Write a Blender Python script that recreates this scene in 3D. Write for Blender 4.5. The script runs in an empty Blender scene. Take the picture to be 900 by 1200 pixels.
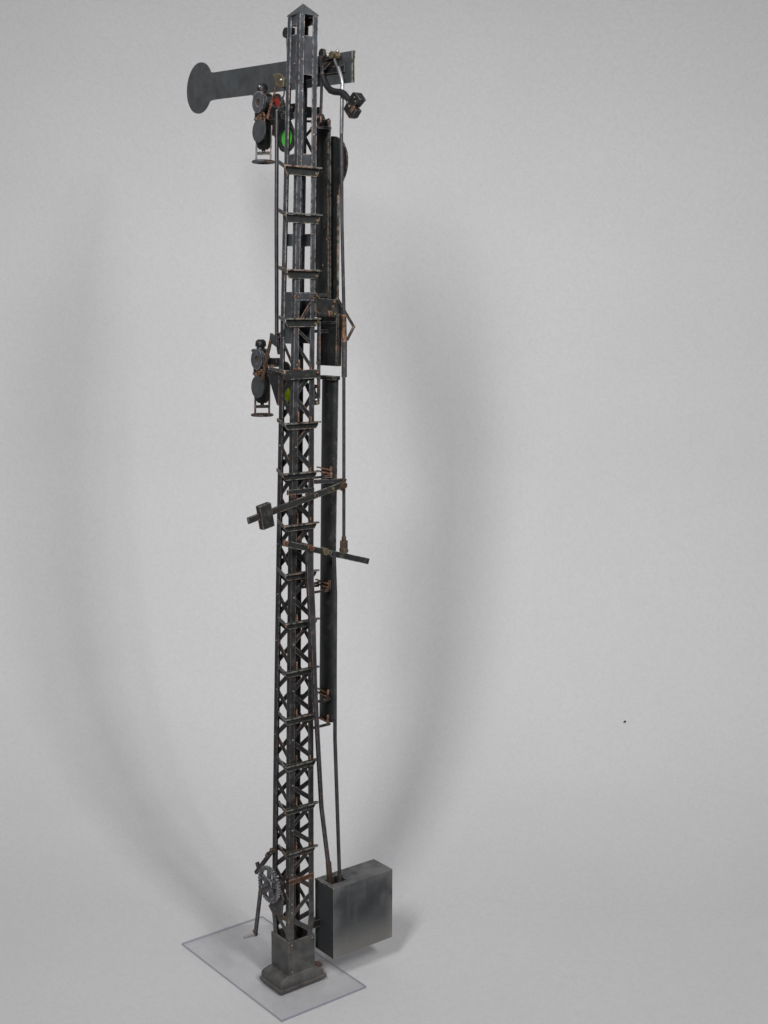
import bpy, bmesh, math, random
from mathutils import Vector, Matrix
random.seed(4)
scene = bpy.context.scene
col = scene.collection
S = 0.008                      # metres per modelling unit (one unit = width of the mast foot, 8 mm)
B1, H = 1.608, 30.375          # top of the foot block, eaves of the mast cap

def cen(z):                    # the hand-built mast leans and bows a little
    t = max(0.0, min(1.1, (z - B1) / (H - B1))); b = 4 * t * (1 - t)
    return .411 * t - .055 * b, -.286 * t + .038 * b
def hw(z):                     # half width of the tapering mast
    return .5 + (.319 - .5) * max(0.0, (z - B1) / (H - B1))
def lean(v):
    cx, cy = cen(v[2]); return Vector((v[0] + cx, v[1] + cy, v[2]))

# ------------------------------------------------------------------ materials
def new_mat(name):
    m = bpy.data.materials.new(name); m.use_nodes = True
    nt = m.node_tree; nt.nodes.clear()
    out = nt.nodes.new('ShaderNodeOutputMaterial')
    return m, nt, out
def N(nt, t, **kw):
    n = nt.nodes.new(t)
    for k, v in kw.items():
        if k.startswith('i_'):
            n.inputs[k[2:].replace('_', ' ')].default_value = v
        else: setattr(n, k, v)
    return n
def mathn(nt, op, a, b=None, clamp=False):
    n = nt.nodes.new('ShaderNodeMath'); n.operation = op; n.use_clamp = clamp
    for i, x in enumerate((a, b)):
        if x is None: continue
        if isinstance(x, (int, float)): n.inputs[i].default_value = x
        else: nt.links.new(x, n.inputs[i])
    return n.outputs[0]
def ramp(nt, fac, a, b):
    n = nt.nodes.new('ShaderNodeMapRange'); n.interpolation_type = 'SMOOTHSTEP'
    nt.links.new(fac, n.inputs['Value'])
    n.inputs['From Min'].default_value = a; n.inputs['From Max'].default_value = b
    return n.outputs['Result']
def mix(nt, fac, a, b):
    n = nt.nodes.new('ShaderNodeMix'); n.data_type = 'RGBA'
    for x, k in ((fac, 0), (a, 6), (b, 7)):
        if isinstance(x, (int, float)): n.inputs[k].default_value = x
        elif isinstance(x, tuple): n.inputs[k].default_value = (*x, 1)
        else: nt.links.new(x, n.inputs[k])
    return n.outputs[2]
def noise(nt, vec, scale, detail=4, rough=.6):
    n = nt.nodes.new('ShaderNodeTexNoise'); n.inputs['Scale'].default_value = scale
    n.inputs['Detail'].default_value = detail; n.inputs['Roughness'].default_value = rough
    nt.links.new(vec, n.inputs['Vector']); return n.outputs['Fac']

def metal(name, base, wear=(.20, .20, .205), wear_amt=.8, copper=.0, rough=.5, metallic=.35, dust=0., brush=0., mott=.5, wr=.00036, high=False):
    """blackened brass: worn lighter edges, flecks of bare copper, soft grey dust near the foot"""
    m, nt, out = new_mat(name)
    bs = N(nt, 'ShaderNodeBsdfPrincipled'); nt.links.new(bs.outputs[0], out.inputs[0])
    geo = N(nt, 'ShaderNodeNewGeometry'); pos = geo.outputs['Position']
    n1 = noise(nt, pos, 260, 5, .65); n2 = noise(nt, pos, 900, 3); n3 = noise(nt, pos, 420, 3)
    c = mix(nt, ramp(nt, n1, .3, .75), tuple(x * (1 - .55 * mott) for x in base), tuple(x * (1 + .9 * mott) for x in base))
    bev = N(nt, 'ShaderNodeBevel', samples=4); bev.inputs['Radius'].default_value = wr
    dot = N(nt, 'ShaderNodeVectorMath', operation='DOT_PRODUCT')
    nt.links.new(bev.outputs[0], dot.inputs[0]); nt.links.new(geo.outputs['Normal'], dot.inputs[1])
    edge = mathn(nt, 'SUBTRACT', 1.0, dot.outputs['Value'])
    edge = ramp(nt, edge, .01, .16)
    edge = mathn(nt, 'MULTIPLY', edge, ramp(nt, n2, .35, .62))
    edge = mathn(nt, 'MULTIPLY', edge, wear_amt)
    if high:                                                   # upper edges painted brighter for the lamp light they catch; lower half darker
        sz = N(nt, 'ShaderNodeSeparateXYZ'); nt.links.new(pos, sz.inputs[0])
        up = ramp(nt, sz.outputs['Z'], 17 * S, 24 * S)
        edge = mathn(nt, 'MULTIPLY', edge, mathn(nt, 'ADD', .38, mathn(nt, 'MULTIPLY', up, .62)))
        c = mix(nt, mathn(nt, 'SUBTRACT', 1.0, up), c, mix(nt, ramp(nt, n1, .3, .7), (.012, .012, .0125), (.028, .027, .026)))
    wc = wear
    if copper:                                                 # some of the rubbed edges show the copper below
        wc = mix(nt, mathn(nt, 'MULTIPLY', ramp(nt, noise(nt, pos, 170, 2), .46, .58), min(1, 1.9 * copper)), wear, (.54, .30, .20))
    c = mix(nt, edge, c, wc)
    if brush:
        c = mix(nt, mathn(nt, 'MULTIPLY', ramp(nt, n3, .52, .8), brush), c, wear)
    if copper:
        cf = mathn(nt, 'MULTIPLY', ramp(nt, noise(nt, pos, 700, 3), .62 - .1 * copper, .70 - .08 * copper), ramp(nt, noise(nt, pos, 130, 2), .48, .66))
        cf = mathn(nt, 'MULTIPLY', cf, mathn(nt, 'ADD', .3, edge), True)
        c = mix(nt, mathn(nt, 'MULTIPLY', cf, min(1, copper + .1)), c, (.40, .20, .115))
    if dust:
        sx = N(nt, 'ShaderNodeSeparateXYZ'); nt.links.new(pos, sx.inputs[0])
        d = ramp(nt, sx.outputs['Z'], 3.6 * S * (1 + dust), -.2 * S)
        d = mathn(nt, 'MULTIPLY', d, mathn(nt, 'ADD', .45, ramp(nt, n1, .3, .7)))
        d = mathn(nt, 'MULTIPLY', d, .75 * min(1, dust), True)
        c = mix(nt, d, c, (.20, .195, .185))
    nt.links.new(c, bs.inputs['Base Color'])
    bs.inputs['Metallic'].default_value = metallic
    r = mathn(nt, 'ADD', rough - .1, mathn(nt, 'MULTIPLY', n1, .22)); nt.links.new(r, bs.inputs['Roughness'])
    bp = N(nt, 'ShaderNodeBump'); bp.inputs['Strength'].default_value = .18; bp.inputs['Distance'].default_value = .00012
    nt.links.new(n2, bp.inputs['Height']); nt.links.new(bp.outputs[0], bs.inputs['Normal'])
    return m

M = {}
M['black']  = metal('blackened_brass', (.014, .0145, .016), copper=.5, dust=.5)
M['mast']   = metal('blackened_mast', (.040, .044, .051), wear=(.46, .46, .48), wear_amt=.95, copper=.3, dust=.6, brush=.12, wr=.00040, high=True)  # light edges: rubbing plus lamp light painted onto the thin flanges
M['arm']    = metal('grey_black_plate', (.048, .053, .057), copper=.0, wear_amt=.35, brush=.12, mott=.45)
M['dark']   = metal('sooty_black', (.013, .0135, .015), wear=(.26, .25, .25), copper=.4, wear_amt=.75, mott=.4)
M['plate']  = metal('black_plate', (.012, .0135, .0135), copper=.35, wear=(.30, .26, .22), wear_amt=.9, brush=.14)
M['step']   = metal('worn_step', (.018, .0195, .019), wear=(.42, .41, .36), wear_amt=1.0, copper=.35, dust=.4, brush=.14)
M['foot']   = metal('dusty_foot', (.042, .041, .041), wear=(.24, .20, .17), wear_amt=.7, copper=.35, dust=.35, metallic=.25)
M['copper'] = metal('bare_copper', (.060, .030, .020), wear=(.70, .38, .23), copper=.0, rough=.42, metallic=.4, mott=1.0, wear_amt=.9, brush=.55)
M['brown']  = metal('brown_patina', (.052, .036, .027), wear=(.35, .2, .12), copper=.4, rough=.5)
M['brass']  = metal('dull_brass', (.10, .080, .046), wear=(.40, .33, .20), copper=.4, rough=.45, metallic=.5)
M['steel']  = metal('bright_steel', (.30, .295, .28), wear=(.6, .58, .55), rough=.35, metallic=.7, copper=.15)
M['rod']    = metal('worn_rod', (.042, .042, .047), wear=(.3, .29, .29), copper=.55, rough=.42, metallic=.45)
M['bare_rod'] = metal('rubbed_rod', (.20, .20, .21), wear=(.4, .38, .38), copper=.25, rough=.35, metallic=.6)
M['gear']   = metal('gunmetal_gear', (.075, .078, .088), wear=(.55, .54, .55), wear_amt=1.0, copper=.1, rough=.4, metallic=.5)
M['inside'] = metal('black_inside', (.008, .008, .009), wear_amt=.0)  # near-black colour for the floor of the box opening

def box_mat():
    m, nt, out = new_mat('airbrushed_box')
    bs = N(nt, 'ShaderNodeBsdfPrincipled'); nt.links.new(bs.outputs[0], out.inputs[0])
    geo = N(nt, 'ShaderNodeNewGeometry'); pos = geo.outputs['Position']
    tc = N(nt, 'ShaderNodeTexCoord'); sx = N(nt, 'ShaderNodeSeparateXYZ'); nt.links.new(tc.outputs['Generated'], sx.inputs[0])
    mp = N(nt, 'ShaderNodeMapping'); mp.inputs['Scale'].default_value = (1, 1, .22); nt.links.new(pos, mp.inputs[0])
    n1 = noise(nt, pos, 130, 5, .6); n2 = noise(nt, pos, 900, 3); n3 = noise(nt, mp.outputs[0], 420, 4)
    c = mix(nt, ramp(nt, n1, .3, .7), (.026, .029, .033), (.058, .061, .065))
    c = mix(nt, mathn(nt, 'MULTIPLY', ramp(nt, n3, .5, .78), .24), c, (.15, .15, .145))
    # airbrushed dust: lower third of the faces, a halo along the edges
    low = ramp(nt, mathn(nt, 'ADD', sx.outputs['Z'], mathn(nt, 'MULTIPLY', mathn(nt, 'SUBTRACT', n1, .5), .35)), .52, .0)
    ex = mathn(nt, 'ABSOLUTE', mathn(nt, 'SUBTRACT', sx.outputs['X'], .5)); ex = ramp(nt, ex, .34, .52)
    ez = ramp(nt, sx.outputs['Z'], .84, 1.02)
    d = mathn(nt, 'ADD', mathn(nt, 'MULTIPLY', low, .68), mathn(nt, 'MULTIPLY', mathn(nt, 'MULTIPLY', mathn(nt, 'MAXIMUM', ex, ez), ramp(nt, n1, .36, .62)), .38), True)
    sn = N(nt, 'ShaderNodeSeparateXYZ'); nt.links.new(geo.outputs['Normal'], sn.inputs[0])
    side = ramp(nt, sn.outputs['X'], -.4, -.9)                    # the narrow end beside the mast is coloured darker, with less dust
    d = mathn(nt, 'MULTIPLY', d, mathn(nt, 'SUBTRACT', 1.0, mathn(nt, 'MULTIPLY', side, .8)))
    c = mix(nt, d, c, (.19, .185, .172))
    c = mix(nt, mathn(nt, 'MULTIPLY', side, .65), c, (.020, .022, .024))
    bev = N(nt, 'ShaderNodeBevel', samples=4); bev.inputs['Radius'].default_value = .0003
    dot = N(nt, 'ShaderNodeVectorMath', operation='DOT_PRODUCT')
    nt.links.new(bev.outputs[0], dot.inputs[0]); nt.links.new(geo.outputs['Normal'], dot.inputs[1])
    e = mathn(nt, 'MULTIPLY', ramp(nt, mathn(nt, 'SUBTRACT', 1.0, dot.outputs['Value']), .02, .25), ramp(nt, n2, .3, .6))
    c = mix(nt, mathn(nt, 'MULTIPLY', e, .55), c, (.36, .33, .28))
    nt.links.new(c, bs.inputs['Base Color'])
    bs.inputs['Metallic'].default_value = .15; bs.inputs['Roughness'].default_value = .58
    bp = N(nt, 'ShaderNodeBump'); bp.inputs['Strength'].default_value = .2; bp.inputs['Distance'].default_value = .0001
    nt.links.new(n2, bp.inputs['Height']); nt.links.new(bp.outputs[0], bs.inputs['Normal'])
    return m
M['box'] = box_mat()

def glass_mat(name, c, emit=0):
    m, nt, out = new_mat(name)
    bs = N(nt, 'ShaderNodeBsdfPrincipled')
    bs.inputs['Base Color'].default_value = (*c, 1); bs.inputs['Roughness'].default_value = .12
    tl = N(nt, 'ShaderNodeBsdfTranslucent'); tl.inputs[0].default_value = (*c, 1)
    mx = N(nt, 'ShaderNodeMixShader'); mx.inputs[0].default_value = .55
    nt.links.new(bs.outputs[0], mx.inputs[1]); nt.links.new(tl.outputs[0], mx.inputs[2])
    nt.links.new(mx.outputs[0], out.inputs[0]); return m
M['green'] = glass_mat('green_glass', (.09, .75, .06))
M['yellow'] = glass_mat('yellow_green_glass', (.85, 1.0, .05))
M['red'] = glass_mat('red_glass', (.45, .04, .025))

def paper_mat():
    m, nt, out = new_mat('grey_paper')
    bs = N(nt, 'ShaderNodeBsdfPrincipled'); nt.links.new(bs.outputs[0], out.inputs[0])
    geo = N(nt, 'ShaderNodeNewGeometry'); pos = geo.outputs['Position']
    a = noise(nt, pos, 22, 3, .5); b = noise(nt, pos, 700, 4, .7); d = noise(nt, pos, 2600, 2, .6)
    c = mix(nt, ramp(nt, a, .3, .7), (.490, .490, .499), (.516, .511, .516))
    c = mix(nt, mathn(nt, 'MULTIPLY', ramp(nt, b, .3, .72), .75), c, (.452, .452, .458))
    c = mix(nt, mathn(nt, 'MULTIPLY', ramp(nt, d, .35, .7), .6), c, (.56, .555, .57))
    nt.links.new(c, bs.inputs['Base Color'])
    bs.inputs['Roughness'].default_value = .85; bs.inputs['Specular IOR Level'].default_value = .25
    bp = N(nt, 'ShaderNodeBump'); bp.inputs['Strength'].default_value = .25; bp.inputs['Distance'].default_value = .0002
    nt.links.new(b, bp.inputs['Height']); nt.links.new(bp.outputs[0], bs.inputs['Normal'])
    return m
M['paper'] = paper_mat()

def acrylic_mat(edge):
    m, nt, out = new_mat('acrylic_edge' if edge else 'acrylic_face')
    gl = N(nt, 'ShaderNodeBsdfGlossy'); gl.inputs['Roughness'].default_value = .08
    tr = N(nt, 'ShaderNodeBsdfTransparent'); tr.inputs[0].default_value = (.955, .956, .960, 1)
    if edge:
        df = N(nt, 'ShaderNodeBsdfPrincipled'); df.inputs['Base Color'].default_value = (.21, .21, .29, 1)
        df.inputs['Roughness'].default_value = .25
        mx = N(nt, 'ShaderNodeMixShader'); mx.inputs[0].default_value = .5
        nt.links.new(tr.outputs[0], mx.inputs[1]); nt.links.new(df.outputs[0], mx.inputs[2])
    else:
        geo = N(nt, 'ShaderNodeNewGeometry')
        haze = N(nt, 'ShaderNodeBsdfDiffuse'); haze.inputs[0].default_value = (.42, .42, .41, 1)
        m1 = N(nt, 'ShaderNodeMixShader')
        s = mathn(nt, 'MULTIPLY', ramp(nt, noise(nt, geo.outputs['Position'], 160, 5, .7), .35, .8), .06)
        nt.links.new(s, m1.inputs[0]); nt.links.new(tr.outputs[0], m1.inputs[1]); nt.links.new(haze.outputs[0], m1.inputs[2])
        lw = N(nt, 'ShaderNodeLayerWeight'); lw.inputs[0].default_value = .5
        fr = mathn(nt, 'ADD', .02, mathn(nt, 'MULTIPLY', mathn(nt, 'POWER', lw.outputs['Facing'], 4.0), .2))
        mx = N(nt, 'ShaderNodeMixShader'); nt.links.new(fr, mx.inputs[0])
        nt.links.new(m1.outputs[0], mx.inputs[1]); nt.links.new(gl.outputs[0], mx.inputs[2])
    nt.links.new(mx.outputs[0], out.inputs[0]); return m

# ------------------------------------------------------------------ mesh helper
class MB:
    def __init__(self): self.bm = bmesh.new()
    def quads(self, vs, fs):
        v = [self.bm.verts.new(x) for x in vs]
        for f in fs:
            try: self.bm.faces.new([v[i] for i in f])
            except ValueError: pass
        return self
    def box(self, a, b):
        x0, y0, z0 = a; x1, y1, z1 = b
        return self.quads([(x, y, z) for z in (z0, z1) for x, y in ((x0, y0), (x1, y0), (x1, y1), (x0, y1))],
            [(3, 2, 1, 0), (4, 5, 6, 7), (0, 1, 5, 4), (1, 2, 6, 5), (2, 3, 7, 6), (3, 0, 4, 7)])
    def loft(self, secs):
        n = len(secs[0]); vs = [p for s in secs for p in s]; fs = []
        for i in range(len(secs) - 1):
            for j in range(n):
                k = (j + 1) % n; fs.append((i*n+j, i*n+k, (i+1)*n+k, (i+1)*n+j))
        fs.append(tuple(reversed(range(n)))); fs.append(tuple((len(secs)-1)*n + j for j in range(n)))
        return self.quads(vs, fs)
    def bar(self, p, q, w, t, wdir):
        """flat bar p->q, width w across (in the plane of wdir), thickness t"""
        p, q = Vector(p), Vector(q); d = (q - p).normalized(); wd = Vector(wdir); wd = (wd - d * wd.dot(d)).normalized()
        n = d.cross(wd)
        s = lambda c: [c + wd*w/2 + n*t/2, c - wd*w/2 + n*t/2, c - wd*w/2 - n*t/2, c + wd*w/2 - n*t/2]
        return self.loft([s(p), s(q)])
    def tube(self, pts, r, n=10):
        pts = [Vector(p) for p in pts]; rs = r if isinstance(r, (list, tuple)) else [r] * len(pts); secs = []
        ref = None
        for i, p in enumerate(pts):
            d = (pts[min(i+1, len(pts)-1)] - pts[max(i-1, 0)]).normalized()
            if ref is None: ref = d.orthogonal().normalized()
            u = (ref - d * ref.dot(d)).normalized(); ref = u; v = d.cross(u)
            secs.append([p + (u*math.cos(2*math.pi*k/n) + v*math.sin(2*math.pi*k/n)) * rs[i] for k in range(n)])
        return self.loft(secs)
    def prism(self, poly, x0, x1, plane='YZ'):
        """outline extruded through a thickness; YZ -> along X, XZ -> along Y, XY -> along Z"""
        f = {'YZ': lambda a, b, c: (c, a, b), 'XZ': lambda a, b, c: (a, c, b), 'XY': lambda a, b, c: (a, b, c)}[plane]
        return self.loft([[f(a, b, x0) for a, b in poly], [f(a, b, x1) for a, b in poly]])
    def disc(self, c, r, x0, x1, n=28, plane='YZ', hole=0, ratio=1.0):
        pts = lambda R: [(c[0] + R*math.cos(2*math.pi*k/n), c[1] + R*ratio*math.sin(2*math.pi*k/n)) for k in range(n)]
        if not hole: return self.prism(pts(r), x0, x1, plane)
        f = {'YZ': lambda a, b, c: (c, a, b), 'XZ': lambda a, b, c: (a, c, b), 'XY': lambda a, b, c: (a, b, c)}[plane]
        loops = [[f(a, b, x) for a, b in pts(R)] for R, x in ((r, x0), (r, x1), (hole, x1), (hole, x0))]
        vs = [p for l in loops for p in l]
        fs = [(i*n+j, i*n+(j+1) % n, ((i+1) % 4)*n+(j+1) % n, ((i+1) % 4)*n+j) for i in range(4) for j in range(n)]
        return self.quads(vs, fs)
    def lathe(self, prof, c, n=20):
        return self.loft([[(c[0] + r*math.cos(2*math.pi*k/n), c[1] + r*math.sin(2*math.pi*k/n), z) for k in range(n)] for r, z in prof])
    def ball(self, c, r):
        g = bmesh.ops.create_icosphere(self.bm, subdivisions=2, radius=r, matrix=Matrix.Translation(c))
        for v in g['verts']:
            for f_ in v.link_faces: f_.smooth = True
        return self
    def build(self, name, mat, parent=None, bend=True, bevel=0, smooth=False, mats=None):
        bm = self.bm
        bmesh.ops.recalc_face_normals(bm, faces=bm.faces)
        for v in bm.verts: v.co = (lean(v.co) if bend else v.co) * S
        lo = [min(v.co[i] for v in bm.verts) for i in range(3)]; hi = [max(v.co[i] for v in bm.verts) for i in range(3)]
        c = Vector([(a + b) / 2 for a, b in zip(lo, hi)])
        for v in bm.verts: v.co -= c
        if bevel:
            es = [e for e in bm.edges if len(e.link_faces) == 2 and e.calc_face_angle(0) > .6]
            bmesh.ops.bevel(bm, geom=es, offset=bevel * S, segments=2, profile=.6, affect='EDGES', clamp_overlap=True)
        me = bpy.data.meshes.new(name); bm.to_mesh(me); bm.free()
        o = bpy.data.objects.new(name, me); col.objects.link(o)
        for x in (mats or [mat]): me.materials.append(M[x] if isinstance(x, str) else x)
        if smooth:
            me.shade_auto_smooth(angle=.7) if hasattr(me, 'shade_auto_smooth') else None
            for p in me.polygons: p.use_smooth = True
            me.set_sharp_from_angle(angle=.7)
        wl[o.name] = c
        o.location = c - (wl[parent.name] if parent else Vector())
        o.parent = parent
        return o
wl = {}

# ------------------------------------------------------------------ the signal
root = bpy.data.objects.new('semaphore_signal', None); col.objects.link(root); wl[root.name] = Vector()
root.empty_display_size = .01
root['label'] = 'tall black lattice mast semaphore signal model with raised arm, two lamps, steps and hanging box'
root['category'] = 'railway signal'

# foot
pl = MB()
pl.box((-.93, -.63, 0.003), (.91, .62, .124))
pl.build('plinth_slab', 'foot', root, bend=False, bevel=.02)
def rr(x0, y0, x1, y1, z): return [(x0, y0, z), (x1, y0, z), (x1, y1, z), (x0, y1, z)]
b = MB().loft([rr(-.875, -.585, .81, .585, .124), rr(-.875, -.585, .81, .585, .27), rr(-.845, -.575, .785, .57, .335),
               rr(-.79, -.555, .75, .55, .385), rr(-.66, -.53, .66, .53, .44), rr(-.58, -.52, .58, .52, .463)])
b.build('plinth', 'foot', root, bend=False, bevel=.012)
b = MB()
o_, i_ = .512, .455
for a, c in (((-o_, -o_), (o_, -i_)), ((-o_, i_), (o_, o_)), ((-o_, -i_), (-i_, i_)), ((i_, -i_), (o_, i_))):
    b.box((a[0], a[1], .45), (c[0], c[1], B1))
b.box((-i_, -i_, .45), (i_, i_, 1.22))
foot = b.build('foot_block', 'foot', root, bend=False)
for x, z in ((-.40, 1.50), (.41, 1.52), (-.40, .56)):
    MB().disc((x, z), .03, -o_-.03, -o_, 6, 'XZ').build('bolt', 'steel', foot, bend=False)
MB().disc((-.41, 1.5), .03, -o_-.03, -o_, 6, 'YZ').build('bolt', 'brown', foot, bend=False)
MB().tube([(.50, -.40, .56), (.66, -.42, .47)], .07).build('drain_pipe', 'brown', root, bend=False)
MB().box((.60, -.57, .40), (.80, -.30, .52)).build('rust_lump', 'brown', root, bend=False, bevel=.05)

# mast: panels and ties first, posts, braces and cap as its sub-parts
T = .036
def zs(a, b, step=1.6):
    n = max(1, int(abs(b - a) / step)); return [a + (b - a) * i / n for i in range(n + 1)]
def face_panel(m, face, z0, z1, inset=.045, wl_=-1, wr_=1, t=.03):
    """plate on one face of the mast between heights z0 and z1"""
    secs = []
    for z in zs(z0, z1):
        h = hw(z) - inset; a, c = wl_ * (h - .01), wr_ * (h - .01)
        if face == 'front':  q = [(a, -h, z), (c, -h, z), (c, -h + t, z), (a, -h + t, z)]
        if face == 'rear':   q = [(a, h - t, z), (c, h - t, z), (c, h, z), (a, h, z)]
        if face == 'left':   q = [(-h, a, z), (-h + t, a, z), (-h + t, c, z), (-h, c, z)]
        if face == 'right':  q = [(h - t, a, z), (h, a, z), (h, c, z), (h - t, c, z)]
        secs.append(q)
    m.loft(secs)
m = MB()
face_panel(m, 'front', 28.69, 29.80); face_panel(m, 'left', 28.50, 29.84); face_panel(m, 'left', 30.10, 30.36)
face_panel(m, 'rear', 28.69, 29.50); face_panel(m, 'right', 28.62, 29.40); face_panel(m, 'right', 30.15, 30.36); face_panel(m, 'rear', 30.12, 30.36)
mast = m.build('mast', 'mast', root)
for z0, z1, faces in ((26.08, 26.43, 'front left'), (23.75, 24.12, 'right rear'), (22.13, 22.36, 'front')):
    for f in faces.split():
        p = MB(); face_panel(p, f, z0, z1, inset=.045 if f != 'front' or z0 > 23 else -.02); p.build('tie_plate', 'mast', mast)
for f in ('left', 'right', 'rear'):
    p = MB(); face_panel(p, f, 20.83, 22.38); p.build('tie_panel', 'arm', mast)
p = MB(); face_panel(p, 'front', 3.57, 3.74, inset=-.01); p.build('tie_plate', 'copper', mast)
p = MB(); face_panel(p, 'left', 2.27, 2.42, inset=-.01); p.build('tie_plate', 'brass', mast)
FL = .165
for sx, sy in ((-1, -1), (1, -1), (1, 1), (-1, 1)):
    secs = []
    for z in zs(.5, H, .9):
        h = hw(z) if z > B1 else .449
        h = min(h, .449) if z < B1 + .02 else h
        F_ = FL + .025 * max(0, min(1, (20.5 - z) / 2))
        P = [(0, 0), (F_, 0), (F_, T), (T, T), (T, F_), (0, F_)]
        secs.append([(sx * (h - u), sy * (h - v), z) for u, v in P])
    post = MB().loft(secs).build('corner_post', 'mast', mast)
# zigzag lattice, one brace per bay and face
ZR = [20.05, 18.45, 16.91, 15.32, 13.78, 12.23, 10.68, 9.145, 7.61, 6.17, 4.70, 3.15, 1.66]
def pf(face, s, z):
    h = hw(z) - T - .018; e = hw(z) - .09
    return {'front': (s*e, -h, z), 'rear': (-s*e, h, z), 'left': (-h, -s*e, z), 'right': (h, s*e, z)}[face]
for i in range(len(ZR) - 1):
    zt, zb = ZR[i], ZR[i + 1]; zm = (zt + zb) / 2
    for face in ('front', 'right', 'rear', 'left'):
        # s=-1 / +1 are the two posts of the face; every post alternates so that the zigzag runs round the mast
        n = (0, 1, 0) if face in ('front', 'rear') else (1, 0, 0)
        b = MB()
        for za, zc in ((zt - .12, zm), (zb + .12, zm)):
            A, B = Vector(pf(face, 1, za)), Vector(pf(face, -1, zm + (.03 if za > zm else -.03)))
            d = (B - A).normalized(); w = Vector(n).cross(d)
            b.bar(A, B, .15, .03, w)
        b.build('lattice_brace', 'black', mast)
b = MB()
for za, zc, s in ((22.1, 21.3, 1), (21.3, 20.83, -1)):
    b.bar(pf('front', s, za), pf('front', -s, zc), .09, .03, (0, 0, 1))
for f in ('front', 'left'):
    b.bar(pf(f, 1, 20.12), pf(f, -1, 20.86), .10, .03, (0, 0, 1))
b.build('lattice_brace', 'black', mast)
# cap
h = .335
cap = MB().loft([[(-h, -h, H), (h, -h, H), (h, h, H), (-h, h, H)], [(-h, -h, H + .035), (h, -h, H + .035), (h, h, H + .035), (-h, h, H + .035)],
                 [(-.01, -.01, H + .36), (.01, -.01, H + .36), (.01, .01, H + .36), (-.01, .01, H + .36)]])
cap.build('mast_cap', 'arm', mast)
# rivet heads on the posts
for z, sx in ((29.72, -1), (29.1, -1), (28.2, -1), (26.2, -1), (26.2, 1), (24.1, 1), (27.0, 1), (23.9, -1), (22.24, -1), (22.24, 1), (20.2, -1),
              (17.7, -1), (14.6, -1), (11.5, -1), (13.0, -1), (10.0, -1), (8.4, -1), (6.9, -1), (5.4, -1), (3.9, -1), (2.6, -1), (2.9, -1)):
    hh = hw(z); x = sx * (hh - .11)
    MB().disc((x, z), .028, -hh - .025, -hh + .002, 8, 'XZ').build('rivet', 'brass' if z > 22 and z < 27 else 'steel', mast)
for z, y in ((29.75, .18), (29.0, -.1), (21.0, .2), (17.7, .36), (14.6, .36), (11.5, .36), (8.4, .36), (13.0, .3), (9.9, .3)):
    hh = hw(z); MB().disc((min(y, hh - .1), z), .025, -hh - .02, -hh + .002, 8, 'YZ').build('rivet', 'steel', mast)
# tube inside the foot of the mast
MB().tube([(-.08, -.05, 1.2), (-.1, -.03, 3.0), (-.05, 0, 4.9)], .15, 14).build('inner_tube', 'brown', root, smooth=True)

# steps: an angle-iron tread across the front with a stay back to the left post
steps = [(26.04, -.874, .429, .64), (24.665, -.81, .487, .57), (23.03, -.758, .486, .49), (21.60, -.802, .478, .464), (20.03, -.85, .50, None),
         (18.452, -.77, .526, .44), (16.91, -.835, .481, .42), (15.32, -.778, .50, .35), (13.785, -.738, .517, .30), (12.23, -.699, .548, .24),
         (10.683, -.742, .544, .21), (9.145, -.722, .488, .16), (7.61, -.721, .53, .13), (6.173, -.721, .536, .10), (4.70, -.707, .524, .08)]
for k, (z, xl, xr, ly) in enumerate(steps):
    h = hw(z); y0 = -h - .15; F = .26 if z > 19.5 else .21
    b = MB()
    if ly is not None:
        j = [random.uniform(-.012, .012) for _ in range(4)]
        b.prism([(xl, y0 + j[0]), (xr + .02, y0 + j[1]), (xr + .07, y0 + .06), (xr, -h - .004), (xl + .1, -h - .004)], z - .03 + j[2], z + .012 + j[2], 'XY')
        # stay: flat strip to the left post
        b.bar((xl + .02, y0 + .03, z - .05), (-h - .018, ly, z + max(.03, (z - 21) * .045)), .11, .035, (0, 0, 1))
        b.prism([(xl + .05, z - .03), (xr, z - .03), (xr - .02, z - F * .55), (xr - .09, z - F), (xl + .16, z - F), (xl + .05, z - .1)], -h - .045, -h - .012, 'XZ')
    else:
        b.prism([(xl + .1, z + .02), (xr, z + .02), (xr, z - .24), (xl + .1, z - .27)], -h - .10, -h - .012, 'XZ')
        b.bar((xl + .1, -h - .05, z - .03), (-h - .03, .9, z + .03), .10, .05, (0, 0, 1))
    o = b.build('step', 'step', root)
    # soldered tabs that hold the step
    if ly is None or z < 19:
        for x, hz, mm in ((-.24, .30, 'copper'), (h - .17, .16, 'copper')):
            if (k in (6, 8) and x < 0) or (k == 13 and x > 0): continue
            hz *= random.uniform(.7, 1.15)
            MB().box((x, -h - .05, z + .014), (x + .035, -h - .012, z + hz)).build('step_tab', mm, o)
    else:
        MB().disc((xr - .12, z - .17), .04, -h - .085, -h - .047, 8, 'XZ').build('bolt', 'brass', o)
MB().box((-.42, -hw(20) - .14, 20.045), (-.22, -hw(20) - .03, 20.10)).build('solder_patch', 'copper', root)
MB().ball((.42, -hw(20) - .12, 19.95), .06).build('solder_patch', 'copper', root)
for x in (-.36, .30):
    MB().disc((x, 22.24), .055, -hw(22.2) - .05, -hw(22.2) - .02, 8, 'XZ').build('bolt', 'copper', mast)

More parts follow.
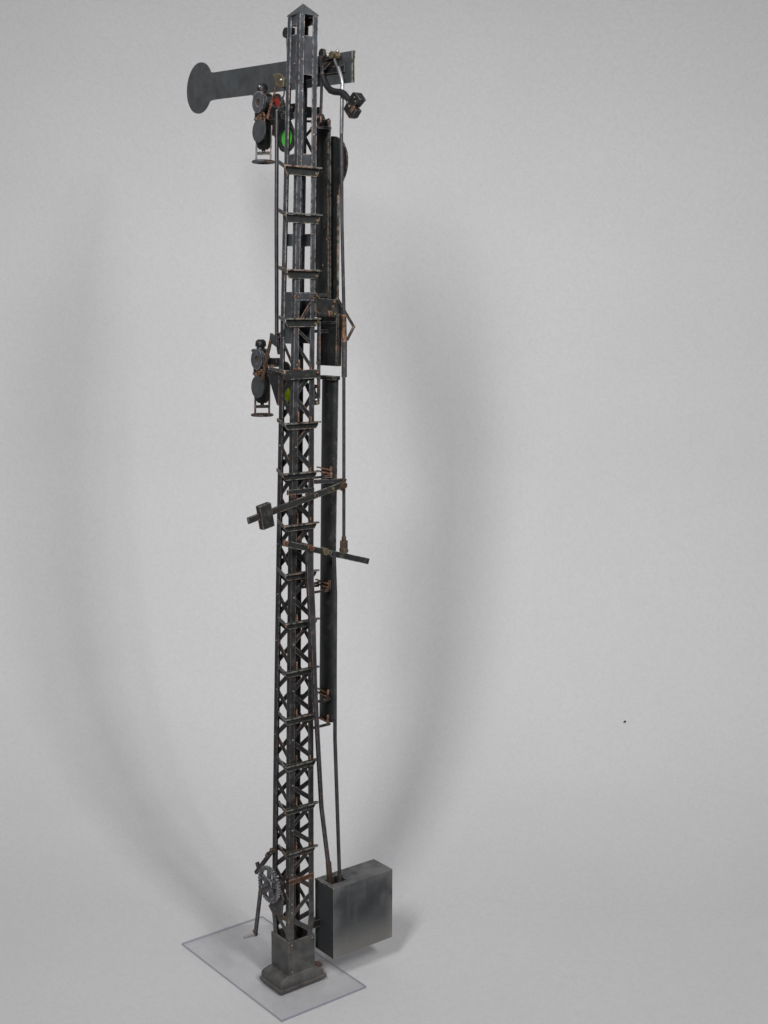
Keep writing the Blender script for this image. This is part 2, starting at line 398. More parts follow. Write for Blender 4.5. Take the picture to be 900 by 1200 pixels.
# ------------------------------------------------------------------ arms
def paddle(cy, cz, r, half, L, ang, n=40):
    """disc-ended arm outline, starting at the disc centre and running L along ang"""
    a0 = math.asin(half / r); pts = []
    for k in range(n + 1):
        a = a0 + .05 + (2 * math.pi - 2 * a0 - .10) * k / n
        pts.append((r * math.cos(a), r * math.sin(a)))
    e = r * math.cos(a0)
    pts = [(L, half), (e + .30, half), (e + .12, half + .012)] + pts + [(e + .12, -half - .012), (e + .30, -half), (L, -half)]
    ca, sa = math.cos(ang), math.sin(ang)
    return [(cy + u*ca - v*sa, cz + u*sa + v*ca) for u, v in pts]
ang = math.atan2(28.856 - 29.36, -1.48 - 7.28)
arm = MB().prism(paddle(7.36, 29.365, .845, .443, 8.84, ang), .80, .85).build('signal_arm', 'arm', root)
MB().bar((.785, -1.455, 29.305), (.785, -1.50, 28.40), .05, .09, (0, 1, 0)).build('end_stiffener', 'step', arm)
MB().bar((.77, 1.2, 28.98), (.77, -1.1, 28.85), .2, .05, (0, 0, 1)).build('arm_stiffener', 'dark', arm)
MB().tube([(.28, .0, 28.93), (.90, .0, 28.93)], .10).build('arm_spindle', 'dark', arm)
# gold hinge wedge and copper link of the upper lamp blind
o = MB().prism([(1.04, 28.86), (.72, 28.83), (.44, 28.64), (.47, 28.42), (.60, 28.40), (.86, 28.57)], -.34, -.26).build('blind_plate', 'brass', root)
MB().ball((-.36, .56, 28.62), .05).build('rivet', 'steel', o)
MB().bar((-.32, .80, 28.62), (-.32, 1.335, 27.60), .05, .04, (0, 1, 0)).build('blind_link', 'copper', o)

# bell crank and pull rod to the arm tail
o = MB().disc((-.26, 29.37), .13, .50, .60, 16).bar((.55, -.24, 29.2), (.55, -.82, 29.24), .17, .08, (0, 0, 1)).build('bell_crank', 'dark', root)
for y, z in ((-.62, 29.25), (-1.08, 29.30)):
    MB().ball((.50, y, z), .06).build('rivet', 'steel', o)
MB().tube([(.47, -.80, 29.24), (.74, -.80, 29.24)], .105, 12).build('pin', 'brass', o)
MB().bar((.58, -.3, 28.95), (.70, -.85, 29.3), .14, .06, (0, 0, 1)).build('crank_brace', 'dark', o)
MB().bar((.55, -.262, 29.36), (.55, -.243, 27.5), .085, .05, (0, 1, 0)).build('link_bar', 'rod', root)
rod = MB().tube([(.60, -.79, 29.22), (.60, -.82, 29.08), (.62, -1.15, 28.56), (.62, -1.20, 28.40), (.70, -1.10, 27.0), (.86, -1.0, 24.5), (1.185, -.75, 21.93), (1.31, -.75, 16.5), (1.347, -.75, 14.6)], .052, 10)
rod = rod.build('pull_rod', 'rod', root, smooth=True)
MB().tube([(.615, -.985, 28.88), (.615, -1.15, 28.56), (.62, -1.20, 28.40), (.70, -1.10, 27.0)], .058, 10).build('bare_rod_end', 'bare_rod', rod, smooth=True)
MB().tube([(1.19, -.75, 21.7), (1.23, -.75, 20.9)], .08, 10).build('copper_sleeve', 'copper', rod)
MB().tube([(1.23, -.75, 20.9), (1.25, -.75, 19.8)], .085, 10).build('sleeve', 'rod', rod)
MB().tube([(1.345, -.75, 14.8), (1.347, -.75, 14.68)], .075, 10).tube([(1.347, -.75, 14.67), (1.35, -.75, 14.27)], .125, 12).build('rod_collar', 'brown', rod)
MB().tube([(1.35, -.88, 14.36), (1.35, -.62, 14.36)], .09, 10).build('rod_eye', 'brass', rod)

# counterweight of the arm, on a cranked lever
pts = [(.55, -.27, 28.78), (.55, -.35, 28.6), (.55, -.52, 28.40), (.55, -.72, 28.25), (.55, -.95, 28.18), (.55, -1.2, 28.14), (.55, -1.4, 28.06), (.55, -1.6, 27.9), (.55, -1.8, 27.72)]
cw = MB().tube(pts, [.07, .08, .09, .10, .10, .10, .10, .09, .08], 12).build('weight_lever', 'dark', root, smooth=True)
wgt = MB().prism([(-1.62, 27.78), (-1.95, 28.04), (-2.08, 28.02), (-2.30, 27.80), (-2.0, 27.62)], .44, .68)
wgt.prism([(-1.50, 27.62), (-1.63, 27.77), (-2.0, 27.61), (-2.12, 27.52), (-1.93, 27.34), (-1.78, 27.33)], .45, .67)
w = wgt.build('counterweight', 'dark', cw, bevel=.015)
for y, z in ((-1.72, 27.78), (-2.05, 27.88), (-1.80, 27.66), (-2.1, 27.76)):
    MB().ball((.438, y, z), .03).build('bolt', 'brass', w)
MB().bar((.445, -1.88, 27.50), (.445, -2.05, 27.62), .09, .04, (0, 1, -1)).build('bare_patch', 'copper', w)

# crank with bright bolts at the head of the guard plate
o = MB().disc((-.24, 27.45), .17, .42, .56, 16).bar((.5, -.05, 27.25), (.5, -.45, 27.52), .22, .1, (0, 0, 1)).build('blind_crank', 'dark', root)
for y, z, mm in ((-.16, 27.56, 'brass'), (-.30, 27.52, 'brown'), (-.04, 27.40, 'steel'), (-.18, 27.36, 'steel'), (0.0, 27.22, 'brass'), (-.1, 27.28, 'brown')):
    MB().ball((.40, y, z), .062).build('bolt', mm, o)
MB().tube([(.44, -.22, 27.47), (.44, -.22, 27.47), (.40, -.22, 27.47)], .09).build('pin', 'brown', o)

# ------------------------------------------------------------------ plates beside the mast
gp = MB().prism([(.62, 27.44), (-.11, 27.56), (-.16, 27.50), (-.345, 22.06), (.55, 22.06)], .93, .97)
gp.bar((.93, -.135, 27.50), (.93, -.33, 22.1), .06, .10, (0, 1, 0))
gp = gp.build('guard_plate', 'plate', root)
for z in (27.25, 22.3):
    MB().bar((.33, -.25, z), (.93, -.25, z), .08, .05, (0, 0, 1)).build('stand_off', 'dark', gp)
for y, z in ((.12, 26.0), (.02, 25.6), (-.05, 24.35), (.02, 23.2)):
    MB().disc((y, z), .03, .905, .932, 8).build('rivet', 'brass', gp)
MB().bar((.91, -.2, 23.98), (.91, -.30, 24.04), .07, .05, (0, 0, 1)).build('bare_patch', 'copper', gp)
# second arm folded upright along the mast
a2 = MB().prism(paddle(.05, 26.26, .81, .41, 4.2, -math.pi/2 - .017), 1.18, 1.23).build('folded_arm', 'plate', root)
MB().bar((1.165, -.355, 25.3), (1.165, -.455, 22.1), .045, .04, (0, 1, 0)).build('edge_bead', 'step', a2)
# bracket that carries them
br = MB().prism([(.33, 22.36), (.46, 22.2), (1.06, 22.16), (1.13, 22.22), (1.45, 21.68), (1.40, 21.58), (1.05, 21.62), (.85, 21.70), (.33, 21.66)], -.50, -.44, 'XZ')
br = br.build('arm_bracket', 'plate', root)
MB().bar((1.10, -.52, 22.2), (1.78, -.52, 21.30), .07, .06, (1, 0, 1)).bar((1.76, -.52, 21.34), (1.50, -.52, 20.92), .07, .06, (1, 0, 0)).build('bracket_fork', 'step', br)
MB().tube([(.35, -.47, 21.72), (.80, -.47, 21.72)], .10, 12).build('bracket_bar', 'dark', br)
MB().tube([(.76, -.47, 21.72), (.88, -.47, 21.72)], .115, 12).build('collar', 'copper', br)
for x, z in ((1.0, 22.1), (1.02, 21.72), (1.16, 21.52), (.95, 21.95)):
    MB().disc((x, z), .035, -.53, -.50, 8, 'XZ').build('rivet', 'brass', br)
tb = MB().box((1.10, -.60, 20.13), (1.24, .40, 21.72))
tb.box((1.02, -.62, 20.14), (1.10, -.57, 21.7)).box((1.02, .37, 20.14), (1.10, .42, 21.7)).box((1.02, -.56, 21.42), (1.10, .36, 21.50))
tb = tb.build('tail_plate', 'plate', root, bevel=.01)
MB().bar((.38, -.1, 21.2), (1.1, -.1, 21.2), .1, .06, (0, 0, 1)).build('stand_off', 'dark', tb)
# crank of the lower blind
ln = MB().bar((.50, -.42, 21.5), (.50, -.46, 19.15), .10, .06, (0, 1, 0)).build('blind_rod', 'rod', root)
MB().ball((.46, -.40, 21.5), .075).build('pin', 'brass', ln)
MB().disc((-.42, 20.25), .045, .44, .47, 8).build('bolt', 'brass', ln)
ck = MB().disc((-.07, 19.46), .15, .44, .56, 14).bar((.5, -.03, 19.45), (.5, -.38, 19.02), .24, .09, (0, 1, 0)).bar((.47, .05, 18.98), (.47, -.5, 19.05), .14, .08, (0, 0, 1)).build('blind_crank', 'dark', root)
for y, z, mm in ((-.06, 19.52, 'copper'), (-.02, 19.40, 'brown'), (-.05, 19.04, 'brass'), (-.45, 19.12, 'steel'), (-.30, 19.02, 'brass'), (-.2, 19.3, 'brown'), (-.5, 19.02, 'brass')):
    MB().ball((.42, y, z), .055).build('bolt', mm, ck)

# long lower channel with its four stays
ch = MB()
secs = []
for z in zs(8.66, 19.72, 1.0):
    t = (z - 8.66) / 11.06; l = .262 + .09 * t; r = -.454 + .033 * t
    n = 10; outer = []; inner = []
    for k in range(n + 1):
        a = math.pi * k / n
        y = (l + r) / 2 + (l - r) / 2 * math.cos(a); x = 1.26 - .17 * math.sin(a) ** .8
        outer.append((x, y, z)); inner.append((x + .04, (l + r)/2 + (l - r)/2*.93*math.cos(a), z))
    secs.append(outer + inner[::-1])
ch.loft(secs)
ch = ch.build('guard_channel', 'plate', root, smooth=True)
MB().box((1.02, -.47, 19.70), (1.30, .40, 19.82)).build('channel_cap', 'plate', ch)
for i, z in enumerate((16.70, 13.06, 9.47, 8.63)):
    h = hw(z)
    st = MB().bar((h - .05, -h + .02, z), (1.12, -h + .02, z), .07, .07, (0, 0, 1))
    if i == 0: st.bar((h - .05, -h - .02, z - .12), (1.28, -h - .3, z - .12), .13, .07, (0, 0, 1))
    else: st.bar((h - .05, h - .05, z + .02), (1.12, .26, z + .02), .07, .07, (0, 0, 1))
    if i == 1: st.bar((h - .05, -h + .02, z + .27), (1.06, -.1, z + .27), .06, .06, (0, 0, 1))
    st = st.build('channel_stay', 'black', root)
    c = MB().bar((1.055, .34, z + .10), (1.055, -.44, z + .07), .045, .07, (0, 0, 1))
    if i != 3: c.bar((1.055, .34, z + .22), (1.055, -.44, z + .19), .035, .06, (0, 0, 1))
    c.bar((1.06, -.40, z - .05), (1.06, -.40, z + .3), .05, .06, (0, 1, 0))
    c.build('clamp_strip', 'copper', st)

# ------------------------------------------------------------------ levers and rods
lv = MB().bar((-2.255, -.80, 15.66), (1.26, -.80, 16.47), .20, .08, (0, 0, 1)).build('balance_lever', 'step', root, bevel=.008)
wgt = MB(); c0 = Vector((-1.64, -.80, 15.75)); d = Vector((.973, 0, .225)); u = Vector((-.20, 0, .98))
wgt.loft([[c0 + d*a*.21 + Vector((0, y, 0)) + u*s*.37 for a, y in ((-1, -.115), (1, -.115), (1, .115), (-1, .115))] for s in (-1, 1)])
wgt.build('sliding_weight', 'step', lv, bevel=.02)
MB().tube([(1.22, -.93, 16.45), (1.22, -.62, 16.45)], .10, 12).build('lever_pin', 'brown', lv)
MB().bar((1.10, -.86, 16.30), (1.28, -.86, 16.66), .12, .03, (1, 0, 0)).build('fork', 'brown', lv)
MB().tube([(.16, -.92, 16.22), (.16, -.40, 16.22)], .08, 10).build('pivot', 'step', lv)
MB().tube([(.80, -.90, 16.38), (.80, -.70, 16.38)], .05, 8).build('bolt', 'brass', lv)
MB().bar((-.62, -hw(16) - .05, 16.33), (.36, -hw(16) - .05, 16.33), .16, .08, (0, 0, 1)).build('pivot_bracket', 'step', lv)
MB().bar((-.55, -.56, 16.22), (-.40, -.56, 16.22), .14, .05, (0, 0, 1)).build('solder_patch', 'copper', lv)
l2 = MB().bar((-1.0, -.80, 14.86), (2.30, -.80, 13.90), .19, .08, (0, 0, 1)).build('drive_lever', 'step', root, bevel=.008)
MB().tube([(-.02, -.90, 14.60), (-.02, -.40, 14.60)], .11, 12).build('pivot', 'brown', l2)
MB().disc((-.02, 14.60), .085, -.97, -.88, 6, 'XZ').build('pivot_nut', 'copper', l2)
MB().bar((-.99, -.85, 14.86), (-.86, -.85, 14.81), .15, .03, (0, 0, 1)).build('solder_patch', 'copper', l2)
MB().tube([(.56, -.92, 14.43), (.56, -.66, 14.43)], .11, 12).build('pivot_nut', 'brass', l2)
MB().tube([(.72, -.88, 14.38), (.72, -.66, 14.38)], .07, 10).build('bolt', 'step', l2)
# drive rods down to the box
r1 = MB()
path = [(-.03, -.79, 14.55), (0.03, -.79, 13.5), (.10, -.79, 12.6), (.18, -.79, 11.4), (.25, -.79, 10.2), (.38, -.77, 8.6), (.62, -.70, 6.0), (.99, -.60, 3.9)]
ws = [.24, .24, .23, .17, .13, .12, .115, .115]
r1.loft([[Vector(p) + Vector((a*w/2, b_*.05, 0)) for a, b_ in ((-1, -1), (1, -1), (1, 1), (-1, 1))] for p, w in zip(path, ws)])
r1 = r1.build('drive_rod', 'rod', root)
MB().tube([(.99, -.60, 4.0), (1.10, -.56, 3.0)], .095, 10).build('rod_sleeve', 'brown', r1)
r2 = MB().tube([(.93, -.80, 14.38), (1.02, -.78, 13.0), (1.06, -.76, 10.5), (1.12, -.72, 8.2), (1.30, -.68, 5.2), (1.42, -.66, 3.0)], .062, 10).build('drive_rod', 'rod', root, smooth=True)
MB().tube([(1.41, -.66, 3.50), (1.425, -.66, 3.0)], .085, 10).build('rod_sleeve', 'rod', r2)

# ------------------------------------------------------------------ drive box
X0, X1, Y0, Y1, Z0, Z1 = .805, 3.263, -1.151, -.134, .889, 3.322
hx0, hx1, hy0, hy1 = .96, 1.56, -.86, -.42
b = MB()
zz = Z1 - .5
outer = [(X0, Y0), (X1, Y0), (X1, Y1), (X0, Y1)]; hole = [(hx0, hy0), (hx1, hy0), (hx1, hy1), (hx0, hy1)]
vs = [(x, y, Z0) for x, y in outer] + [(x, y, Z1) for x, y in outer] + [(x, y, Z1) for x, y in hole] + [(x, y, zz) for x, y in hole]
fs = [(3, 2, 1, 0)] + [(i, (i+1) % 4, 4+(i+1) % 4, 4+i) for i in range(4)] + [(4+i, 4+(i+1) % 4, 8+(i+1) % 4, 8+i) for i in range(4)] \
   + [(8+i, 8+(i+1) % 4, 12+(i+1) % 4, 12+i) for i in range(4)] + [(12, 13, 14, 15)]
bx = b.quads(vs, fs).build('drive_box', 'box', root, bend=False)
MB().box((hx0 + .01, hy0 + .01, zz + .01), (hx1 - .01, hy1 - .01, zz + .03)).build('opening_floor', 'inside', bx, bend=False)
MB().box((.50, -.42, 1.75), (.82, -.18, 2.0)).build('box_bracket', 'dark', bx, bend=False)
MB().box((X0 - .012, Y0 - .012, Z1 - .06), (X0 + .03, Y1, Z1 + .006)).build('lid_edge', 'step', bx, bend=False)

# ------------------------------------------------------------------ lamps
def lamp(dy, zb, tilt, hgt):
    """signal lantern: ring base on two posts, blind disc, burner body, lens ring and chimney"""
    x, y = .05, 2.12 + dy
    k = hgt / 2.32
    Z = lambda v: zb + v * k
    g = MB().lathe([(.20, Z(1.25)), (.235, Z(1.29)), (.24, Z(1.5)), (.24, Z(1.95)), (.20, Z(2.06)), (.15, Z(2.1))], (x, y + .02), 20)
    g.lathe([(.14, Z(.42)), (.21, Z(.5)), (.23, Z(1.2)), (.20, Z(1.27))], (x, y - .08), 18)
    g = g.build('signal_lamp', 'dark', root, smooth=True)
    MB().lathe([(.33, Z(0)), (.365, Z(.02)), (.365, Z(.06)), (.33, Z(.085)), (.20, Z(.085)), (.20, Z(.0))], (x, y - .08), 32).build('lamp_base', 'black', g, smooth=True)
    a = (.784, -.621, 0)
    for s in (-1, 1):
        px, py = x - s * .175, y - .08 + s * .14
        MB().bar((px, py, Z(.05)), (px, py, Z(1.15)), .065, .045, a).build('post', 'rod', g)
    MB().bar((x - .175, y + .06, Z(.30)), (x + .175, y - .22, Z(.31)), .10, .05, (0, 0, 1)).build('cross_bar', 'dark', g)
    MB().tube([(x, y - .08, Z(.33)), (x, y - .06, Z(.55))], .06).build('burner', 'dark', g)
    dz = Z(.94); yy = y - .27
    MB().disc((yy, dz), .355, x - .32, x - .28, 30).build('blind_disc', 'arm', g)
    MB().disc((yy - .02, dz + .36 * k), .22, x - .26, x - .23, 24, hole=.17).build('hanger_loop', 'copper', g)
    MB().bar((x - .29, yy + .02, dz + .32), (x - .29, yy - .08, dz + .50), .08, .04, (0, 1, 0)).build('solder_patch', 'copper', g)
    ly, lz = y - .21, Z(1.79)
    rg = MB()
    rg.disc((ly, lz), .325, x - .32, x - .24, 30, hole=.12).disc((ly + .03, lz), .28, x - .24, x - .14, 24, hole=.15).disc((ly + .08, lz), .24, x - .14, x + .1, 24)
    rg = rg.build('lens_ring', 'gear', g)
    MB().disc((ly, lz), .118, x - .26, x - .22, 18).build('lens', 'copper' if dy > 0 else 'brass', rg)
    MB().disc((ly + .04, lz), .285, x - .15, x - .125, 24, hole=.235).build('copper_band', 'copper', rg)
    MB().lathe([(.245, Z(1.30)), (.262, Z(1.31)), (.262, Z(1.36)), (.245, Z(1.37))], (x, y + .02), 20).build('body_band', 'copper', g, smooth=True)
    MB().bar((x - .10, y - .32, Z(1.42)), (x - .18, y - .36, Z(1.30)), .07, .04, (0, 1, 0)).build('solder_patch', 'copper', g)
    c = MB().lathe([(.30, Z(2.02)), (.31, Z(2.06)), (.27, Z(2.1)), (.14, Z(2.11)), (.13, Z(2.17)), (.17, Z(2.18)), (.18, Z(2.22)), (.165, Z(2.34)), (.10, Z(2.40))], (x, y + .04), 16)
    c.build('chimney', 'dark', g, smooth=True)
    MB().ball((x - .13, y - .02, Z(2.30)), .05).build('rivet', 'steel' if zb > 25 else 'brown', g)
    return g
g1 = lamp(.05, 26.36, 0, 2.32)
g1['label'] = 'upper black lantern with grey lens ring'
g2 = lamp(-.03, 18.47, 0, 2.36)
g2['label'] = 'lower black lantern below the tilted blind plate'
# lamp brackets to the mast
b = MB().bar((.05, 1.95, 27.72), (0.0, .3, 27.60), .16, .10, (0, 0, 1)).bar((.05, 1.75, 27.95), (.0, 1.0, 27.65), .3, .12, (0, 0, 1)).build('lamp_bracket', 'dark', root)
b = MB().bar((-.05, 1.80, 19.98), (-.30, .38, 19.93), .09, .16, (0, 0, 1))
b.prism([(1.08, 19.95), (.41, 19.92), (.41, 18.92), (.50, 18.96)], -.40, -.34).bar((.0, 1.85, 20.2), (.0, 1.0, 20.22), .28, .2, (0, 0, 1))
b = b.build('lamp_bracket', 'dark', root)
for y, z in ((1.30, 20.12), (1.05, 20.12), (1.5, 20.1)):
    MB().bar((-.24, y, z), (-.24, y - .16, z), .06, .05, (0, 0, 1)).build('solder_patch', 'copper', b)
# blind of the lower lamp
o = MB().prism([(1.10, 21.13), (.66, 20.98), (.72, 20.70), (1.14, 20.86)], -.28, -.20)
o = o.build('blind_plate', 'arm', root)
MB().bar((-.30, 1.02, 20.9), (-.30, 1.52, 19.62), .10, .06, (0, 1, 0)).build('blind_link', 'brown', o)
MB().bar((-.22, .78, 21.10), (-.22, .62, 20.5), .14, .10, (0, 1, 0)).build('blind_arm', 'dark', o)
for y, z in ((.62, 21.0), (.72, 21.14), (.56, 21.12)):
    MB().ball((-.27, y, z), .045).build('rivet', 'copper', o)
# guide rod and hoist pulley on the left
gr = MB().tube([(-.25, .92, 27.8), (-.25, .86, 24.5), (-.25, .76, 20.9)], .062, 10).build('lamp_guide_rod', 'rod', root, smooth=True)
pu = MB().disc((.62, 30.0), .15, -.20, -.10, 18).prism([(.30, 30.1), (.66, 30.16), (.70, 29.95), (.45, 29.6), (.30, 29.55)], -.09, -.05).build('hoist_pulley', 'dark', root)
MB().tube([(-.15, .60, 29.9), (-.15, .50, 28.9), (-.20, .64, 28.2), (-.25, .9, 27.75)], .028, 8).build('hoist_wire', 'rod', pu)

# ------------------------------------------------------------------ spectacles
def smooth_poly(pts, n=3):
    out = []; L = len(pts)
    for i in range(L):
        p0, p1, p2, p3 = (Vector(pts[(i + k - 1) % L]) for k in range(4))
        for j in range(n):
            t = j / n
            out.append(tuple(.5 * ((2*p1) + (p2 - p0)*t + (2*p0 - 5*p1 + 4*p2 - p3)*t*t + (3*p1 - p0 - 3*p2 + p3)*t**3)))
    return out
out1 = [(2.58, 28.42), (2.36, 28.54), (2.1, 28.47), (1.86, 28.3), (1.74, 28.1), (1.5, 27.68), (1.14, 27.16), (1.14, 26.95), (1.42, 26.74), (1.66, 26.69), (1.96, 26.77), (2.14, 27.0),
        (2.42, 27.35), (2.66, 27.8), (2.72, 28.15)]
sp = MB().prism(smooth_poly(out1), .60, .64).build('spectacle', 'dark', root)
gl = MB().disc((1.57, 27.12), .29, .565, .60, 28).build('green_glass', 'green', sp)
MB().disc((1.57, 27.12), .385, .56, .598, 28, hole=.287).build('glass_ring', 'dark', sp)
gl = MB().disc((2.22, 28.16), .24, .565, .60, 28).build('red_glass', 'red', sp)
MB().disc((2.22, 28.18), .35, .56, .598, 28, hole=.238).build('glass_ring', 'dark', sp)
MB().bar((.55, 2.6, 28.10), (.55, 1.7, 28.0), .10, .03, (0, 0, 1)).bar((.55, 2.5, 28.42), (.55, 2.25, 27.95), .16, .03, (0, 1, 0)).build('spectacle_bar', 'dark', sp)
MB().disc((2.35, 27.42), .16, .57, .60, 16).build('copper_disc', 'copper', sp)
lk = MB().prism([(1.75, 28.12), (1.1, 28.10), (.75, 27.98), (.1, 27.86), (-.2, 27.84), (-.2, 27.60), (.3, 27.58), (1.1, 27.66), (1.55, 27.6)], .52, .57)
lk.bar((.55, .65, 27.52), (.55, .0, 27.44), .07, .04, (0, 0, 1)).bar((.55, .56, 27.06), (.55, .0, 27.36), .08, .04, (0, 0, 1)).bar((.55, .62, 27.1), (.55, .1, 26.5), .10, .04, (0, 1, 0))
lk = lk.build('spectacle_link', 'dark', root)
MB().ball((.50, 1.25, 27.98), .06).build('pin', 'brass', lk)
out2 = [(1.9, 20.1), (1.45, 20.2), (1.2, 19.9), (1.2, 19.55), (1.02, 19.3), (1.0, 19.1), (1.2, 18.85), (1.5, 18.8), (1.75, 18.95), (1.85, 19.3)]
s2 = MB().prism(smooth_poly(out2), .60, .64).build('spectacle', 'dark', root)
MB().disc((1.47, 19.17), .29, .565, .60, 28).build('green_glass', 'yellow', s2)
MB().disc((1.47, 19.17), .36, .56, .598, 28, hole=.287).build('glass_ring', 'dark', s2)
MB().bar((.62, 1.15, 19.6), (.62, -.3, 19.5), .10, .03, (0, 0, 1)).build('spectacle_link', 'dark', s2)

# ------------------------------------------------------------------ winch
def gear():
    n = 38; R = .60
    ring = []
    for k in range(n):
        for f, rr_ in ((0, R - .05), (.25, R + .01), (.5, R + .01), (.75, R - .05)):
            a = 2 * math.pi * (k + f) / n; ring.append((rr_ * math.cos(a), rr_ * math.sin(a)))
    b = MB(); c = (.21, 3.44); m_ = len(ring); inner = .47
    loops = []
    for x, rad in ((-.84, None), (-.75, None), (-.75, inner), (-.84, inner)):
        loops.append([(x, c[0] + (p[0] if rad is None else rad*math.cos(2*math.pi*k/m_ + .02)), c[1] + (p[1] if rad is None else rad*math.sin(2*math.pi*k/m_ + .02))) for k, p in enumerate(ring)])
    vs = [p for l in loops for p in l]
    fs = [(i*m_+j, i*m_+(j+1) % m_, ((i+1) % 4)*m_+(j+1) % m_, ((i+1) % 4)*m_+j) for i in range(4) for j in range(m_)]
    b.quads(vs, fs)
    for k in range(5):
        a = 2 * math.pi * k / 5 + .35
        b.bar((-.795, c[0] + .1*math.cos(a), c[1] + .1*math.sin(a)), (-.795, c[0] + .50*math.cos(a), c[1] + .50*math.sin(a)), .19, .06, (0, -math.sin(a), math.cos(a)))
    b.disc(c, .21, -.86, -.74, 24)
    return b
ge = gear().build('winch_gear', 'gear', root)
MB().tube([(-1.14, .21, 3.44), (-.45, .21, 3.44)], .085, 12).build('winch_shaft', 'gear', ge)
cr = MB().bar((-1.1, .21, 3.48), (-1.1, .57, 1.62), .13, .09, (0, 1, 0)).disc((.21, 3.44), .10, -1.15, -1.05, 16).build('crank', 'rod', ge, bevel=.02)
MB().tube([(-1.0, .565, 1.66), (-1.1, .57, 1.66), (-1.2, .57, 1.66), (-1.52, .60, 1.68)], [.045, .05, .042, .055], 10).build('crank_grip', 'steel', ge, smooth=True)
MB().ball((-1.16, .56, 1.80), .05).build('solder_patch', 'copper', ge)
wb = MB().prism([(.50, 3.3), (-.1, 3.5), (-.38, 3.1), (-.30, 2.55), (.18, 2.42), (.36, 2.5)], -.66, -.60)
wb.bar((-.63, .25, 2.6), (-.50, .2, 2.3), .5, .06, (0, 1, 0)).bar((-.63, -.1, 3.35), (-.46, -.1, 3.35), .5, .2, (0, 0, 1))
wb.bar((-.52, .42, 2.9), (-.52, -.40, 3.9), .16, .03, (0, 1, 0)).bar((-.52, .36, 2.55), (-.52, -.42, 3.2), .26, .03, (0, 0, 1)).build('winch_bracket', 'black', root)
pw = MB().bar((-.62, .33, 4.47), (-.62, 1.26, 3.41), .125, .11, (0, 1, 0)).build('pawl_lever', 'dark', root, bevel=.02)
MB().tube([(-.62, .56, 4.24), (-.62, .48, 4.34)], .095, 10).build('collar', 'brown', pw)
MB().bar((-.62, 1.0, 3.52), (-.62, 1.2, 3.8), .11, .1, (0, 1, 0)).build('pawl_tooth', 'dark', pw)
MB().bar((-.62, .36, 4.5), (-.47, .30, 4.5), .12, .12, (0, 0, 1)).ball((-.64, .30, 4.55), .07).build('pivot', 'brown', pw)

# ------------------------------------------------------------------ clear sheet under the foot
b = MB().box((-1.7153, -1.8603, -.085), (1.6072, 4.3739, 0))
sheet = b.build('clear_sheet', None, None, bend=False, mats=[acrylic_mat(False), acrylic_mat(True)])
for p in sheet.data.polygons: p.material_index = 0 if abs(p.normal.z) > .5 else 1
sheet['label'] = 'clear rectangular plastic sheet with bluish edges under the signal foot'
sheet['category'] = 'base plate'

# ------------------------------------------------------------------ paper sweep
YAW = .9010
RT = Vector((math.sin(YAW), -math.cos(YAW), 0)); FW = Vector((math.cos(YAW), math.sin(YAW), 0))
def st(s, t, z): return (RT * s + FW * t + Vector((0, 0, z)))
prof = [(-34, -.09), (-20, -.09), (-8, -.09), (3, -.09), (7.5, 0.02), (11, .6), (14.4, 1.9), (17.4, 4.4), (19.4, 8.4), (20.2, 13), (19.8, 17.6), (18.6, 21.8), (16.6, 26), (13.6, 30), (9.5, 33.6), (4.5, 36.5), (-1, 38.5)]
def cr_(p0, p1, p2, p3, t): return tuple(.5*((2*b_) + (c-a)*t + (2*a-5*b_+4*c-d)*t*t + (3*b_-a-3*c+d)*t**3) for a, b_, c, d in zip(p0, p1, p2, p3))
fine = []
for i in range(len(prof) - 1):
    q = [prof[max(0, min(len(prof) - 1, i + k))] for k in (-1, 0, 1, 2)]
    for j in range(6): fine.append(cr_(*q, j / 6))
fine.append(prof[-1])
bm = bmesh.new(); rows = []
ss = [-48 + 4 * i for i in range(25)]
for t, z in fine: rows.append([bm.verts.new(st(s, t, z) * S) for s in ss])
for a, c in zip(rows, rows[1:]):
    for j in range(len(ss) - 1): bm.faces.new((a[j], a[j+1], c[j+1], c[j]))
bmesh.ops.recalc_face_normals(bm, faces=bm.faces)
me = bpy.data.meshes.new('backdrop'); bm.to_mesh(me); bm.free()
for p in me.polygons: p.use_smooth = True
me.materials.append(M['paper'])
bd = bpy.data.objects.new('backdrop', me); col.objects.link(bd)
bd['kind'] = 'structure'; bd['label'] = 'plain grey paper curving up behind the signal'; 

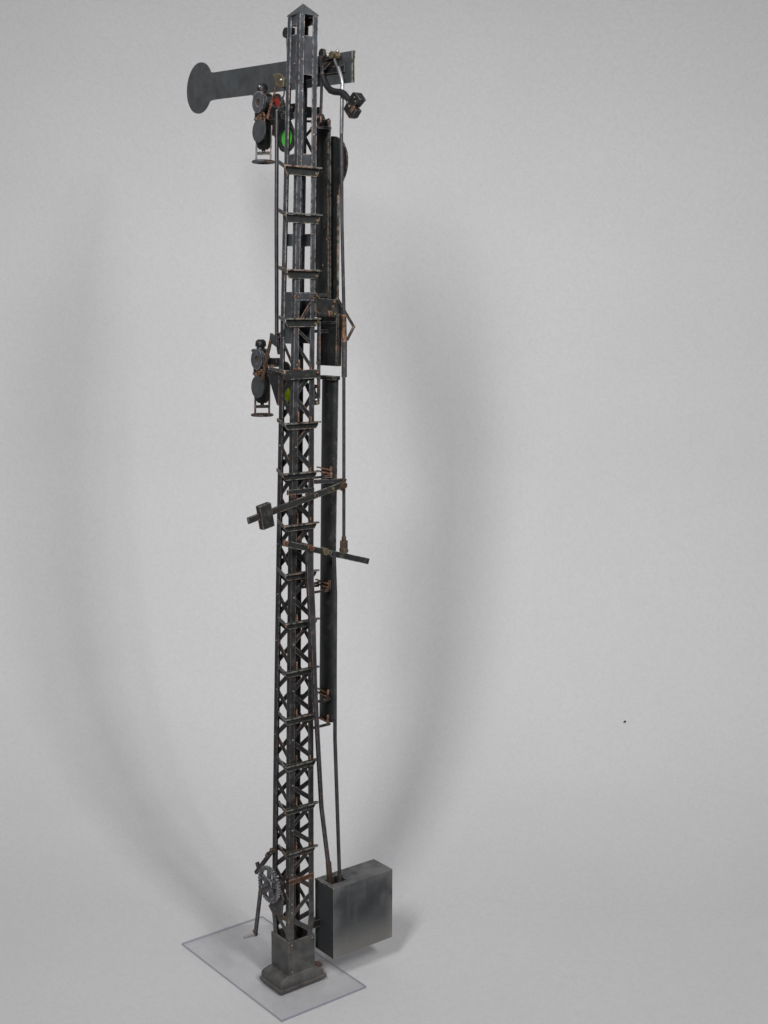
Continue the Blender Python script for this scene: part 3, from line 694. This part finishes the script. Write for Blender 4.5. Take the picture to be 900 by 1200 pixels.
t0, z0 = min(fine, key=lambda q: abs(q[1] - 3.5) + (q[0] < 5) * 9)
p0 = st(13.9, t0 - .03, z0 + .05)
sp_ = MB().ball(p0, .06)
for v in sp_.bm.verts: v.co = p0 + Vector(((v.co.x - p0.x) * 1.3, (v.co.y - p0.y) * random.uniform(.6, 1), (v.co.z - p0.z) * random.uniform(.5, .9)))
sp_ = sp_.build('grit_speck', 'foot', None, bend=False)
sp_['label'] = 'tiny dark speck of grit lying on the grey paper at right'; sp_['category'] = 'speck'

# ------------------------------------------------------------------ lights
def lamp_light(name, pos, target, power, size, colr):
    l = bpy.data.lights.new(name, 'AREA'); l.shape = 'RECTANGLE'; l.size = size * S; l.size_y = 2.3 * size * S; l.energy = power; l.color = colr; l.spread = math.radians(124)
    o = bpy.data.objects.new(name, l); col.objects.link(o)
    o.location = pos * S; o.rotation_euler = (target * S - pos * S).to_track_quat('-Z', 'Y').to_euler()
    return o
lamp_light('studio_lamp', st(-10.4, -40, 47), st(0, 18, 27), .80, 7.4, (1, .993, .98))
lamp_light('studio_lamp', st(26.5, -40, 48), st(0, 18, 27), .80, 7.4, (1, .993, .98))
w = bpy.data.worlds.new('World'); scene.world = w; w.use_nodes = True
bg = w.node_tree.nodes['Background']; bg.inputs[0].default_value = (.93, .95, 1, 1); bg.inputs[1].default_value = .16

# ------------------------------------------------------------------ camera
f, pitch, roll = 1504.5682, .1562, .0038
d = Vector((math.cos(YAW)*math.cos(pitch), math.sin(YAW)*math.cos(pitch), -math.sin(pitch)))
r = Vector((math.sin(YAW), -math.cos(YAW), 0)); u = r.cross(d)
r2 = r*math.cos(roll) + u*math.sin(roll); u2 = -r*math.sin(roll) + u*math.cos(roll)
cam = bpy.data.cameras.new('camera'); co = bpy.data.objects.new('camera', cam); col.objects.link(co)
mw = Matrix((r2, u2, -d)).transposed().to_4x4(); mw.translation = Vector((-22.2604, -32.8502, 21.8583)) * S
co.matrix_world = mw
cam.sensor_fit = 'VERTICAL'; cam.sensor_height = 36; cam.sensor_width = 27; cam.lens = f / 1200 * 36
cam.clip_start = .005; cam.clip_end = 20
scene.camera = co
scene.view_settings.view_transform = 'Standard'; scene.view_settings.look = 'None'
scene.view_settings.exposure = 0; scene.view_settings.gamma = 1
